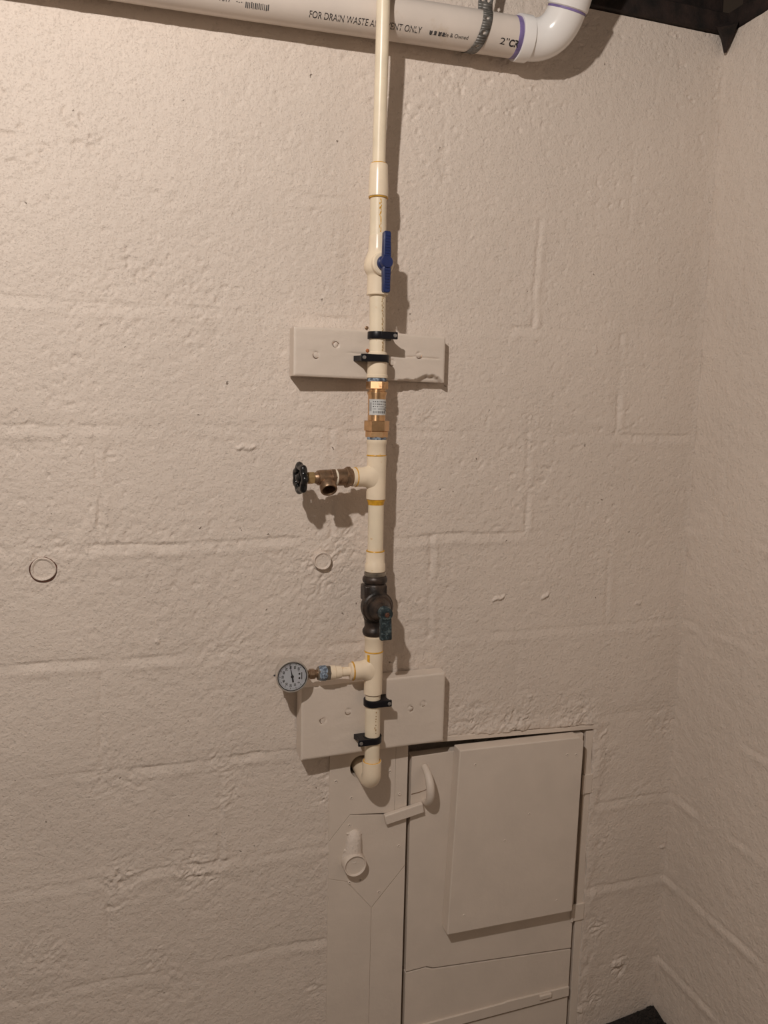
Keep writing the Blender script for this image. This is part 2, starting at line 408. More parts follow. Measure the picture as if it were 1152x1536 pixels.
def grid_block(name, a0, a1, z0, z1, res, hfun, place, depth, mat, parent):
    na = max(2, int(math.ceil((a1-a0)/res))); nz = max(2, int(math.ceil((z1-z0)/res)))
    A = np.linspace(a0, a1, na+1); Z = np.linspace(z0, z1, nz+1)
    AA, ZZ = np.meshgrid(A, Z)
    sa, sz = A[1]-A[0], Z[1]-Z[0]
    AX_, ZX_ = np.meshgrid(np.concatenate([[A[0]-sa], A, [A[-1]+sa]]), np.concatenate([[Z[0]-sz], Z, [Z[-1]+sz]]))
    HX = hfun(AX_.ravel(), ZX_.ravel()).reshape(AX_.shape)
    H = HX[1:-1, 1:-1].ravel()
    da = ((HX[1:-1, 2:]-HX[1:-1, :-2])/(2*sa)).ravel(); dz = ((HX[2:, 1:-1]-HX[:-2, 1:-1])/(2*sz)).ravel()
    front = place(AA.ravel(), H, ZZ.ravel())
    n = (na+1)*(nz+1)
    # rim pushed back to give the block its body
    rim = [j for j in range(na+1)]+[i*(na+1)+na for i in range(1, nz+1)]+[nz*(na+1)+j for j in range(na-1, -1, -1)]+[i*(na+1) for i in range(nz-1, 0, -1)]
    rim = np.array(rim)
    back = place(AA.ravel()[rim], np.full(len(rim), -depth), ZZ.ravel()[rim])
    co = np.concatenate([front, back])
    ii, jj = np.meshgrid(np.arange(nz), np.arange(na), indexing='ij')
    b = (ii*(na+1)+jj).ravel()
    quads = np.stack([b, b+1, b+na+2, b+na+1], 1)

    r2 = np.roll(rim, -1); k = np.arange(len(rim)); k2 = np.roll(k, -1)
    side = np.stack([rim, n+k, n+k2, r2], 1)
    F = np.concatenate([quads, side])

    me = bpy.data.meshes.new(name)
    me.vertices.add(len(co)); me.vertices.foreach_set('co', co.astype(np.float32).ravel())
    me.loops.add(F.size); me.loops.foreach_set('vertex_index', F.astype(np.int32).ravel())
    me.polygons.add(len(F)); me.polygons.foreach_set('loop_start', np.arange(0, F.size, 4, dtype=np.int32))
    me.polygons.foreach_set('use_smooth', np.concatenate([np.ones(len(quads), bool), np.zeros(len(side), bool)]))
    me.update(calc_edges=True); me.validate()
    me.set_sharp_from_angle(angle=math.radians(75))
    o0 = place(np.zeros(1), np.zeros(1), np.zeros(1))
    ea, eh, ez = [place(*[np.array([v]) for v in q])-o0 for q in ((1., 0, 0), (0, 1., 0), (0, 0, 1.))]
    nrm = eh-da[:, None]*ea-dz[:, None]*ez; nrm /= np.linalg.norm(nrm, axis=1)[:, None]
    nrm = np.concatenate([nrm, np.repeat(eh, len(rim), 0)])
    me.normals_split_custom_set_from_vertices(nrm.tolist())
    me.materials.append(mat)
    o = bpy.data.objects.new(name, me); COL.objects.link(o); o.parent = parent
    return o

TOP = 1.004
wall_back = struct(MB().box((-1.28, .15, (TOP+FLOOR)/2), (2.60, .10, TOP-FLOOR)).build('wall_back', M['wall'], smooth=False))
wall_back['label'] = 'cream painted concrete block wall behind the pipes'
wall_right = struct(MB().box((.15, -1.35, (TOP+FLOOR)/2), (.10, 2.90, TOP-FLOOR)).build('wall_right', M['wall'], smooth=False))
wall_right['label'] = 'cream painted concrete block side wall meeting in the corner'
def place_back(a, h, z): return np.stack([a, -h, z], 1)
def place_right(a, h, z): return np.stack([-h, -a, z], 1)
XL, YF = -2.55, 2.70
for k in range(-6, 6):
    z0, z1 = max(k*K, FLOOR), min((k+1)*K, TOP)
    if z1-z0 < .01: continue
    off = VJ+(0 if k % 2 == 0 else .2032)
    xs = sorted([x for x in [off+i*.4064 for i in range(-8, 4)] if XL+.03 < x < -.03]+[XL, 0.008])
    for a, b in zip(xs[:-1], xs[1:]):
        grid_block('block', a, b, z0, z1, .0026 if b > -1.42 else .009, back_h, place_back, .10, M['wall'], wall_back)
    off = .10+(0 if k % 2 == 0 else .2032)
    ys = sorted([y for y in [off+i*.4064 for i in range(-2, 8)] if .03 < y < YF-.03]+[-.008, YF])
    for a, b in zip(ys[:-1], ys[1:]):
        o = grid_block('block', a, b, z0, z1, .0034 if a < .40 else .010, right_h, place_right, .10, M['wall'], wall_right)

wl = struct(MB().box((XL-.05, -1.3, (1.30+FLOOR)/2), (.10, 2.9, 1.30-FLOOR)).build('wall_left', M['concrete'], smooth=False))
wf = struct(MB().box((-1.2, -2.75, (1.30+FLOOR)/2), (2.9, .10, 1.30-FLOOR)).build('wall_front', M['concrete'], smooth=False))
floor = struct(MB().box((-1.2, -1.3, FLOOR-.05), (2.9, 3.1, .10)).build('floor', M['concrete'], smooth=False))
# ceiling: subfloor boards over a dark sill plate and joists
ceiling = struct(MB().box((-1.2, -1.3, 1.315), (2.9, 3.1, .03)).build('ceiling', M['subfloor'], smooth=False))
def jit(b, s=.002):
    b.v = [tuple(c+random.uniform(-s, s) for c in v) for v in b.v]; return b
MB().box((-1.25, .055, TOP+.022), (2.6, .125, .040)).build('sill_plate', M['darkwood'], ceiling, bevel=.003)
MB().box((.062, -1.35, TOP+.022), (.125, 2.8, .040)).build('sill_plate', M['darkwood'], ceiling, bevel=.003)
MB().box((.10, -1.35, 1.17), (.04, 2.8, .255)).build('rim_joist', M['darkwood'], ceiling, bevel=.003)
MB().box((-1.25, .090, 1.17), (2.6, .04, .255)).build('rim_joist', M['darkwood'], ceiling, bevel=.003)
for x in (-2.25, -1.82, -1.18, -.77, -.36, -.045):
    MB().box((x, -1.3, 1.259), (.042, 2.75, .082)).build('joist', M['darkwood'], ceiling, bevel=.003)

MB().tube([(-.020, -.030, 1.012), (-.012, -.022, .994), (-.006, -.012, .968)], [.022, .013, .003], 7).build('splintered_end', M['darkwood'], ceiling, smooth=False)
# dark broken dirt heaped in the corner of the floor
dm = MB()
for i in range(240):
    r = abs(random.gauss(0, .05)); x = -.004-r*1.3; y = -.004-abs(random.gauss(0, .030)); s_ = random.uniform(.003, .008)
    zt = FLOOR+max(.001, .030-.25*(r+abs(y)))*random.uniform(.3, 1)
    dm.lathe((x, y, zt-s_*.8), (random.uniform(-.6, .6), random.uniform(-.6, .6), 1), [(.001, 0), (s_, s_*.6), (s_*.8, s_*1.3), (.001, s_*1.8)], 6)
dm.add([(-.20, -.002, FLOOR+.001), (0, -.002, FLOOR+.028), (0, -.10, FLOOR+.001), (-.07, -.06, FLOOR+.006)], [(0, 3, 1), (3, 2, 1)])
o = dm.build('floor_dirt', M['dirt'], smooth=True); tag(o, 'dark crumbly dirt heaped in the corner of the floor', 'dirt'); o['kind'] = 'stuff'

# ------------------------------------------------------------------ riser axis
AX = [(-.52, -.7335, .060), (-.33, -.7348, .060), (.04, -.7368, .060), (.37, -.7412, .060), (.565, -.7455, .063), (.67, -.7480, .068), (.84, -.7525, .088), (1.30, -.7585, .112)]
def axis(z):
    zs = [a[0] for a in AX]
    return V(np.interp(z, zs, [a[1] for a in AX]), -np.interp(z, zs, [a[2] for a in AX]), z)
CX = [(0, 574), (70, 573), (230, 568.2), (330, 567.3), (500, 566.3), (780, 564), (1070, 559), (1160, 556.6)]
def zy(py):
    """height on the riser axis seen at image row py"""
    px = np.interp(py, [c[0] for c in CX], [c[1] for c in CX]); z = P(px, py, .06)[2]
    for _ in range(4):
        z = P(px, py, -axis(z)[1])[2]
    return z
UP = V(0, 0, 1)
def seg(a, b): return axis(a), axis(b)

riser = thing('water_pipe', 'cream plastic water pipe rising up the block wall through both boards', 'pipe', axis(-.46))
RP, RS = .0143, .0112
def pipe(y0, y1, r):
    zs = np.linspace(zy(y1), zy(y0), 8)
    MB().tube([axis(z) for z in zs], r, 28).build('pipe_section', M['cpvc_pipe'], riser)
def ring(name, y, r, mat, parent, h=.0012, t=.0013):
    z = zy(y); return MB().torus(axis(z), UP, r, t, 32, 8).build(name, mat, parent)
def collar(name, prof, mat, parent=riser, n=36):
    """prof list of (radius, image row); lathed about the riser axis, top to bottom"""
    zs = [zy(y) for r, y in prof]; o = axis(sum(zs)/len(zs))
    pr = [(r, z-o[2]) for (r, y), z in zip(prof, zs)][::-1]
    return MB().lathe(o, UP, pr, n).build(name, mat, parent)

# top 3/4 pipe, out of the frame into the joists
zt = zy(246)
MB().tube([axis(z) for z in np.linspace(zt-.01, 1.29, 14)], RS, 28).build('pipe_section', M['cpvc_pipe'], riser)
c = collar('reducer_coupling', [(.0125, 246), (.0148, 246.5), (.0154, 249), (.0160, 262), (.0170, 282), (.0170, 296), (.0150, 297)], M['cpvc'])
ring('cement_ring', 246.3, .0125, M['cement'], c); ring('cement_ring', 297, .0155, M['cement'], c, t=.0014)
pipe(292, 360, RP); pipe(436, 545, RP); pipe(744, 832, RP); pipe(1034, 1146, RP)
# printed marks running down the pipe
def printmarks(y0, y1, n, az, mat):
    b = MB(); z0, z1 = zy(y1), zy(y0)
    for i in range(n):
        z = z0+(z1-z0)*(i+random.random()*.6)/n
        a = az+random.uniform(-.10, .10); o = axis(z); r = RP+.00015
        w = random.uniform(.0005, .0011); hgt = random.uniform(.0006, .0022)
        vs = []
        for da, dz in ((-w/r, -hgt), (w/r, -hgt), (w/r, hgt), (-w/r, hgt)):
            vs.append(o+V(math.sin(a+da)*r, -math.cos(a+da)*r, dz))
        b.add(vs, [(0, 1, 2, 3)])
    return b.build('pipe_print', mat, riser, smooth=False)
printmarks(300, 350, 22, -.02, M['cement']); printmarks(445, 498, 24, .35, M['inkbrown']); printmarks(512, 530, 14, .4, M['inkbrown']); printmarks(1062, 1098, 8, .1, M['inkbrown'])

def cylpatch(y0, y1, a0, a1, r, mat, parent, name, n=14):
    b = MB(); z0, z1 = zy(y1), zy(y0); vs = []; fs = []
    for i in range(n+1):
        a = a0+(a1-a0)*i/n
        for z in (z0, z1):
            o = axis(z); vs.append(o+V(math.sin(a)*r, -math.cos(a)*r, 0))
    for i in range(n): fs.append((2*i, 2*i+2, 2*i+3, 2*i+1))
    return b.add(vs, fs).build(name, mat, parent)
# --- male adapter under the upper clamps
c = collar('male_adapter', [(.0145, 528), (.0172, 530), (.0176, 545), (.0178, 562), (.0190, 563), (.0190, 567), (.0150, 568)], M['cpvc'])
collar('thread_tape', [(.0168, 567), (.0176, 568), (.0176, 572), (.0168, 573)], M['tape'])

# --- adapter + tee under the check valve
collar('thread_tape', [(.0165, 653.5), (.0172, 654.5), (.0172, 659), (.0165, 660)], M['tape'])
collar('male_adapter', [(.0160, 659), (.0182, 660), (.0184, 665), (.0170, 667), (.0172, 682), (.0150, 683)], M['cpvc'])

def tee(y0, y1, yb, end, Rm, Rb, name='tee_fitting'):
    """main run y0..y1, branch centre row yb, branch end point"""
    z0, z1 = zy(y0), zy(y1); zb = end[2]
    o = axis((z0+z1)/2); h = (z0-z1)/2
    b = MB().lathe(o, UP, [(Rm-.002, -h), (Rm, -h+.0008), (Rm, -h*.62), (Rm-.0002, -h*.5), (Rm-.0002, h*.5), (Rm, h*.62), (Rm, h-.0008), (Rm-.002, h)], 36)
    a = axis(zb); d = norm(end-a); L = np.linalg.norm(end-a)
    fil = lambda th, t: 1+.42*math.sin(th)**2*max(0, 1-max(0, t-Rm*.55)/(Rm*.95))**1.6
    b.lathe(a, d, [(Rb*.97, 0)]+[(Rb*(.97+.03*min(1, q)), Rm*q) for q in (.3, .55, .7, .85, 1, 1.15, 1.3, 1.45, 1.6)]+[(Rb, L-.0008), (Rb-.002, L)], 40, rad=fil)
    return b.build(name, M['cpvc'], riser, angle=45)
# upper branch
b1_end = P(533, 715.5, .064)
b1_o = axis(b1_end[2])
c = tee(683, 749, 715, b1_end, .0176, .0176)
ring('cement_ring', 683.2, .0168, M['cement'], c); collar('cement_ring', [(.0145, 748), (.0166, 749), (.0166, 750), (.0152, 753), (.0146, 757)], M['cement'], c)
d1 = norm(P(445, 717.5, .080)-b1_end)
MB().torus(b1_end, d1, .0164, .0014, 32, 8).build('cement_ring', M['cement'], c)

# adapter above the black valve
c = collar('male_adapter', [(.0146, 826), (.0166, 826.5), (.0170, 830), (.0172, 843), (.0188, 845), (.0190, 856), (.0165, 857.5)], M['cpvc'])
ring('cement_ring', 826.3, .0158, M['cement'], c)
collar('thread_tape', [(.0170, 856.5), (.0196, 857.5), (.0200, 861), (.0180, 864.5)], M['nickel'])

# adapter and tee below the black valve
collar('male_adapter', [(.0150, 948), (.0174, 950), (.0180, 951.5), (.0182, 956), (.0168, 958), (.0170, 975), (.0150, 976)], M['cpvc'])
b2_end = P(529, 1006.5, .062)
c = tee(976, 1040, 1006, b2_end, .0172, .0172)
ring('cement_ring', 976.3, .0166, M['cement'], c, t=.0013); ring('dark_seam', 1040.4, .0152, M['oldbronze'], c, t=.0006)
d2 = norm(P(465, 1011, .062)-b2_end)
MB().torus(b2_end, d2, .0164, .0013, 32, 8).build('cement_ring', M['cement'], c)

cylpatch(979, 994, -1.05, -.72, .01735, M['cement'], c, 'cement_smear', 6)
# elbow into the wall
ze = zy(1141); eb = axis(ze)
zc = zy(1160)
pts = [V(eb[0], eb[1], ze), V(eb[0], eb[1], ze-.012)]
cz = ze-.023; RB = .019
for i in range(0, 9):
    a = i/8*math.pi/2
    pts.append(V(eb[0], eb[1]+RB*(1-math.cos(a)), cz-RB*math.sin(a)))
pts.append(V(eb[0], -.012, cz-RB)); pts.append(V(eb[0], .03, cz-RB))
b = MB().tube(pts, [.0180]*len(pts), 32)
b.build('elbow_fitting', M['cpvc'], riser, angle=40)
ELZ = cz-RB
ring('cement_ring', 1141.3, .0160, M['cement'], riser, t=.0012)

# ------------------------------------------------------------------ ball valve with blue handle
bz0, bz1 = zy(354), zy(442); bc = axis(zy(399))
bv = thing('ball_valve', 'cream plastic ball valve with a blue tee handle', 'valve', axis(bz1))
def vprof(lst): return [(r, zy(y)) for r, y in lst][::-1]
pr = vprof([(.0145, 354), (.0164, 354.6), (.0168, 372), (.0175, 377), (.0205, 384), (.0236, 392), (.0246, 400), (.0236, 406), (.0205, 411), (.0184, 413), (.0180, 416), (.0180, 440.5), (.0190, 441), (.0190, 443), (.0150, 444)])
b = MB().lathe(V(bc[0], bc[1], 0), UP, pr, 40)
b.build('valve_body', M['cpvc'], bv, angle=40)
sd = norm(V(.10, -1, .02))
MB().lathe(bc, sd, [(.0195, .008), (.0195, .0225), (.0175, .0245), (.013, .0247)], 36).build('stem_boss', M['cpvc'], bv)
hb = MB().lathe(bc, sd, [(.0125, .0242), (.0130, .027), (.0118, .031), (.0105, .032), (.0105, .041), (.0095, .0425), (.004, .0425)], 28)
hnd = hb.build('handle_hub', M['blue'], bv)
def lever(sign):
    b = MB(); c0 = bc+sd*.0355
    pts = [(.0062, .004), (.0072, .012), (.0064, .035), (.0064, .047), (.0048, .0505)]
    vs = []; fs = []
    sx = norm(np.cross(sd, UP)); sz = norm(np.cross(sx, sd))
    for (w, t) in pts:
        for y in (-.0045, .0055):
            for x in (-w, w): vs.append(c0+sz*sign*t+sx*x+sd*y)
    for j in range(len(pts)-1):
        o = j*4
        fs += [(o, o+1, o+5, o+4), (o+2, o+6, o+7, o+3), (o, o+4, o+6, o+2), (o+1, o+3, o+7, o+5)]
    fs += [(0, 2, 3, 1), (16, 17, 19, 18)]
    b.add(vs, fs)
    o = b.build('handle_lever', M['blue'], bv, bevel=.0012)
    for k in range(7):
        g = MB().box(c0+sz*sign*(.014+k*.0048)+sd*.0058, (.0075, .0009, .0016)).build('grip_rib', M['blue'], o, smooth=False)
    return o
lever(1); lever(-1)

# ------------------------------------------------------------------ bronze check valve
cv = thing('check_valve', 'bronze check valve with a white printed label in the riser pipe', 'valve', axis(zy(655)))
def hexring(name, y0, y1, R, rot, mat, parent):
    z0, z1 = zy(y1), zy(y0); o = axis(z0); return MB().hexa(o, UP, R, 0, z1-z0, rot).build(name, mat, parent, angle=25)
hexring('hex_collar', 572, 584, .0198, math.radians(8), M['bronze'], cv)
collar('valve_body', [(.014, 583), (.0152, 584), (.0152, 587), (.0176, 588), (.0178, 590), (.0160, 594), (.0158, 631), (.0140, 632)], M['bronze'], cv)
hexring('union_nut', 631, 646.5, .0226, math.radians(20), M['bronze'], cv)
hexring('tail_hex', 646.5, 656, .0202, math.radians(14), M['bronze'], cv)
lab = cylpatch(599, 622.5, -1.28, 1.30, .01635, M['label'], cv, 'paper_label')
random.seed(5)
for a, y0, y1, w in [(-1.18, 601, 617, .04), (-1.0, 604, 617, .10)]:
    cylpatch(y0, y1, a-w/2, a+w/2,   .0165, M['inkgrey'], lab, 'label_print', 2)
for r in range(4):
    y = 602+r*3.6; a = -.75
    while a < .55:
        w = random.uniform(.04, .16); cylpatch(y, y+1.4, a, a+w,   .0165, M['inkgrey'], lab, 'label_print', 2); a += w+random.uniform(.05, .12)
a = -.72
while a < .8:
    w = random.uniform(.02, .09); cylpatch(616.5, 620, a, a+w,   .0165, M['inkgrey'], lab, 'label_print', 2); a += w+random.uniform(.03, .07)
for y in (602, 606, 610, 614): cylpatch(y, y+2.6, .72, .9,   .0165, M['ink'], lab, 'label_print', 2)

# ------------------------------------------------------------------ black curb stop valve with patina lever
sv = thing('shutoff_valve', 'dark tarnished shutoff valve with a short patina lever handle', 'valve', axis(zy(951)))
so = axis(zy(905)); sd = norm(V(.07, -1, -.05))
collar('top_ring', [(.0150, 863), (.0205, 864), (.0228, 866.5), (.0230, 870), (.0215, 873), (.0175, 874.5)], M['castvalve'], sv)
pr = vprof([(.016, 873), (.0195, 875), (.0210, 877), (.0214, 890), (.0228, 900), (.0232, 910), (.0215, 922), (.0185, 930), (.0175, 938), (.0185, 941), (.0212, 944), (.0214, 948), (.0195, 951.5), (.015, 952)])
MB().lathe(V(so[0], so[1], 0), UP, pr, 36).build('valve_body', M['castvalve'], sv, angle=40)
# flat cast shoulder on the upper body
zz0, zz1 = zy(900), zy(876)
MB().box(V(so[0]-.002, so[1]+.0, (zz0+zz1)/2), (.043, .030, zz1-zz0)).build('cast_shoulder', M['castvalve'], sv, bevel=.003)
MB().lathe(so+V(0, 0, -.003), sd, [(.0275, 0), (.0300, .010), (.0298, .018), (.0270, .020), (.0264, .023), (.0245, .0258), (.0215, .0265), (.0200, .031), (.0185, .034), (.0145, .043), (.0130, .047)], 36).build('bonnet', M['castvalve'], sv, angle=30)
st = so+V(0, 0, -.003)+sd*.047
MB().lathe(st, sd, [(.0125, -.002), (.0128, .006), (.0118, .0135), (.0085, .0145)], 24).build('lever_boss', M['patina'], sv)
MB().lathe(st, sd, [(.0045, .0140), (.0048, .0165), (.0030, .0180)], 7).build('stem_nut', M['rust_brown'], sv, smooth=False)
lv = MB(); c0 = st+sd*.0068+V(0, 0, 0)
ld = norm(V(.0, -.10, -1)); sx = norm(np.cross(ld, sd)); sn = norm(np.cross(sx, ld))
vs = []; fs = []
for (w, t) in [(.0085, .002), (.0105, .012), (.0108, .045), (.0100, .0475)]:
    for y in (-.004, .0045):
        for x in (-w, w): vs.append(c0+ld*t+sx*x-sn*y*-1)
for j in range(3):
    o = j*4; fs += [(o, o+1, o+5, o+4), (o+2, o+6, o+7, o+3), (o, o+4, o+6, o+2), (o+1, o+3, o+7, o+5)]
fs += [(0, 2, 3, 1), (12, 13, 15, 14)]
lev = lv.add(vs, fs).build('lever', M['patina'], sv, bevel=.0015)
Rl = np.stack([sx, sn, ld], 1)
for (u, t, w, l) in [(-.005, .016, .003, .006), (.004, .020, .004, .003), (-.004, .026, .004, .003), (.005, .0265, .003, .004), (0, .0315, .017, .0018), (0, .036, .015, .0016), (-.004, .0415, .004, .004), (.003, .0415, .004, .004)]:
    MB().box(c0+ld*t+sx*u+sd*.0050, (w, .0014, l), Rl).build('raised_lettering', M['patina'], lev, smooth=False)

# ------------------------------------------------------------------ boiler drain on the upper branch
dv = thing('drain_valve', 'aged bronze drain valve with a black round handwheel beside the riser', 'valve', b1_end)
o1 = b1_end; dd = d1
Lb = lambda px: np.linalg.norm(P(px, 716, .07)-P(533, 716, .07))   # distance along the branch for an image column
MB().lathe(o1, dd, [(.0150, -.006), (.0166, -.002), (.0168, Lb(527)), (.0150, Lb(526))], 32).build('plastic_adapter', M['cpvc'], dv)
MB().lathe(o1, dd, [(.0145, Lb(529)), (.0158, Lb(527)), (.0158, Lb(521)), (.0150, Lb(520))], 32).build('bushing_rim', M['oldbronze'], dv)
MB().hexa(o1, dd, .0196, Lb(523.5), Lb(517), .3).build('bushing_hex', M['oldbronze'], dv, angle=25)
MB().lathe(o1, dd, [(.0130, Lb(518)), (.0152, Lb(517)), (.0146, Lb(502)), (.0130, Lb(501))], 32).build('bushing', M['oldbronze'], dv)
MB().lathe(o1, dd, [(.0120, Lb(503)), (.0152, Lb(502)), (.0150, Lb(499.5)), (.0120, Lb(499))], 28).build('thread_tape', M['whitetape'], dv)
b = MB().hexa(o1, dd, .0165, Lb(500), Lb(492.5), .1)
b.lathe(o1, dd, [(.0138, Lb(493)), (.0142, Lb(486)), (.0138, Lb(478)), (.0128, Lb(473.5)), (.009, Lb(472.5))], 28)
b.lathe(o1, dd, [(.0105, Lb(474)), (.0110, Lb(472)), (.0085, Lb(467)), (.006, Lb(466))], 24)
b.build('valve_body', M['oldbronze'], dv, angle=30)
MB().hexa(o1, dd, .0112, Lb(467.5), Lb(456), .2).build('packing_nut', M['brass'], dv, angle=25)
MB().lathe(o1, dd, [(.0036, Lb(457)), (.0036, Lb(441))], 14).build('stem', M['oldbronze'], dv)
# spout
sb = o1+dd*Lb(486.5); sdir = norm(V(.02, -.74, -.68))
MB().lathe(sb, sdir, [(.0110, .002), (.0115, .012), (.0125, .0165), (.0148, .0185), (.0148, .0285), (.0140, .0300), (.0118, .0300), (.0112, .026), (.0105, .012), (.001, .0118)], 32).build('spout', M['oldbronze'], dv, angle=30)
MB().lathe(sb, sdir, [(.0108, .0122), (.0104, .0130), (.001, .0131)], 24).build('spout_bore_shade', M['hole'], dv)  # near-black disc: shade inside the spout put into the colour
# handwheel
wh = o1+dd*Lb(446.5)
lob = lambda th: 1+.09*math.cos(th*7)
wheel = MB().torus(wh, dd, .0204, .0064, 84, 10, rad=lob).build('handwheel', M['blackiron'], dv, angle=60)
for k in range(4):
    a, bb, _ = frame(dd); th = k*math.pi/2+.5; u = a*math.cos(th)+bb*math.sin(th)
    MB().tube([wh+u*.004-dd*.002, wh+u*.013-dd*.003, wh+u*.022], .0036, 10).build('spoke', M['blackiron'], wheel)
MB().lathe(wh, dd, [(.0085, -.009), (.0090, -.004), (.0085, .004), (.0060, .0065), (.002, .0085)], 20).build('hub', M['blackiron'], wheel)

# ------------------------------------------------------------------ pressure gauge on the lower branch
gb = thing('pressure_gauge', 'round chrome pressure gauge with white dial on the lower branch', 'gauge', b2_end)
o2 = b2_end; e2 = d2
L2 = lambda px: np.linalg.norm(P(px, 1009, .062)-P(529, 1006.5, .062))
MB().lathe(o2, e2, [(.0140, -.006), (.0160, -.002), (.0160, L2(526)), (.0100, L2(524.5))], 32).build('spigot_collar', M['cpvc'], gb)
MB().lathe(o2, e2, [(.0088, L2(527)), (.0088, L2(512.5)), (.0108, L2(511.5)), (.0118, L2(506)), (.0118, L2(503)), (.0128, L2(502)), (.0130, L2(495)), (.0110, L2(494))], 32).build('plastic_adapter', M['cpvc'], gb, angle=30)
MB().hexa(o2, e2, .0142, L2(495), L2(486), .25).build('hex_bushing', M['nickel'], gb, angle=25)
MB().hexa(o2, e2, .0130, L2(486), L2(476), .6).build('hex_nipple', M['nickel'], gb, angle=25)
MB().lathe(o2, e2, [(.0125, L2(490)), (.0140, L2(488)), (.0136, L2(480)), (.0120, L2(478))], 24).build('thread_tape', M['tape'], gb)
MB().lathe(o2, e2, [(.0070, L2(477)), (.0074, L2(470)), (.0066, L2(458))], 16).build('stem', M['oldbronze'], gb)
MB().hexa(o2, e2, .0098, L2(472), L2(464), .1).build('stem_square', M['oldbronze'], gb, angle=25)
gc = P(438.5, 1015, .0755); gn = norm(V(-.03, -1, .03))
RG = .0292
MB().lathe(gc, gn, [(.004, -.030), (.024, -.0298), (.0272, -.028), (.0276, -.024), (.0276, -.006), (.0286, -.005), (RG, -.003), (RG, .000), (.0280, .0018), (.0264, .0016), (.0258, .0004), (.0256, -.0018), (.001, -.0019)], 56).build('gauge_case', M['chrome'], gb, angle=40)
ga, gbv, _ = frame(gn)        # ga horizontal, gbv vertical
gx = norm(np.cross(gn, UP))*1.0
if gx[0] < 0: gx = -gx
gz = norm(np.cross(gx, gn)); 
if gz[2] < 0: gz = -gz
dial = MB().lathe(gc+gn*-.0018, gn, [(.0254, 0), (.0254, .0004), (.001, .00042)], 48).build('dial', M['dial'], gb)
DZ = -.0012
def dpt(r, ang, lift=0): return gc+gn*(DZ+lift)+gx*(r*math.cos(ang))+gz*(r*math.sin(ang))
def dquad(r0, r1, ang, w0, w1, lift=0):
    t = -gx*math.sin(ang)+gz*math.cos(ang)
    return [dpt(r0, ang, lift)-t*w0, dpt(r1, ang, lift)-t*w1, dpt(r1, ang, lift)+t*w1, dpt(r0, ang, lift)+t*w0]
tick = MB()
A0 = math.radians(-45)
for i in range(51):
    a = A0-math.radians(270)*i/50; big = i % 5 == 0
    tick.add(dquad(.0205 if big else .0222, .0236, a, .0004 if big else .00018, .0004 if big else .00018), [(0, 1, 2, 3)])
tick.build('scale_ticks', M['ink'], dial, smooth=False)
def textmesh(s, size, bold=0.0):
    cu = bpy.data.curves.new('txt', 'FONT'); cu.body = s; cu.size = size; cu.align_x = 'CENTER'; cu.align_y = 'CENTER'; cu.offset = bold; cu.resolution_u = 3
    o = bpy.data.objects.new('txt', cu); COL.objects.link(o)
    bpy.context.view_layer.update()
    me = bpy.data.meshes.new_from_object(o.evaluated_get(bpy.context.evaluated_depsgraph_get()))
    vs = [tuple(v.co) for v in me.vertices]; fs = [tuple(p.vertices) for p in me.polygons]
    bpy.data.objects.remove(o); bpy.data.curves.remove(cu); bpy.data.meshes.remove(me)
    return vs, fs
num = MB()
for i in range(11):
    a = A0-math.radians(270)*i/10; r = .0168
    vs, fs = textmesh(str(i*10), .0052, .00018)
    # the dial is mounted a quarter turn round: its foot points along the branch
    c = dpt(r, a)
    num.add([c+gz*v[0]-gx*v[1] for v in vs], fs)
num.build('dial_numerals', M['ink'], dial, smooth=False)
lg = MB()
lg.add([dpt(0, 0)+gx*u+gz*v for u, v in ((.0165, -.0065), (.0180, -.0065), (.0180, .0065), (.0165, .0065))], [(0, 1, 2, 3)])
for v in (-.0040, .0040): lg.lathe(dpt(0, 0)+gx*.0130+gz*v, gn, [(.0018, 0), (.0018, .0001), (.0008, .0001)], 14)
lg.build('dial_mark', M['ink'], dial, smooth=False)
na = math.radians(102)
nd = MB(); nd.add(dquad(.0, .0225, na, .0011, .00035, .0012), [(0, 1, 2, 3)]); nd.add(dquad(0, .0105, na+math.pi-.06, .0011, .0015, .0012), [(0, 1, 2, 3)])
nd.lathe(gc+gn*(DZ+.001), gn, [(.0026, 0), (.0026, .0011), (.001, .0013)], 16)
nd.build('needle', M['ink'], gb, smooth=False, solid=.0003)
MB().torus(gc+gn*.0006, gn, .0254, .0005, 48, 6).build('bezel_seal', M['blackplastic'], gb)
MB().lathe(gc, gn, [(.0262, .0006), (.0262, .0010), (.001, .00105)], 40).build('gauge_glass', M['glass'], gb)
MB().lathe(gc-gx*.0284+gn*-.014, -gx, [(.0018, 0), (.0016, .0022), (.0008, .003)], 8).build('case_plug', M['blackplastic'], gb)

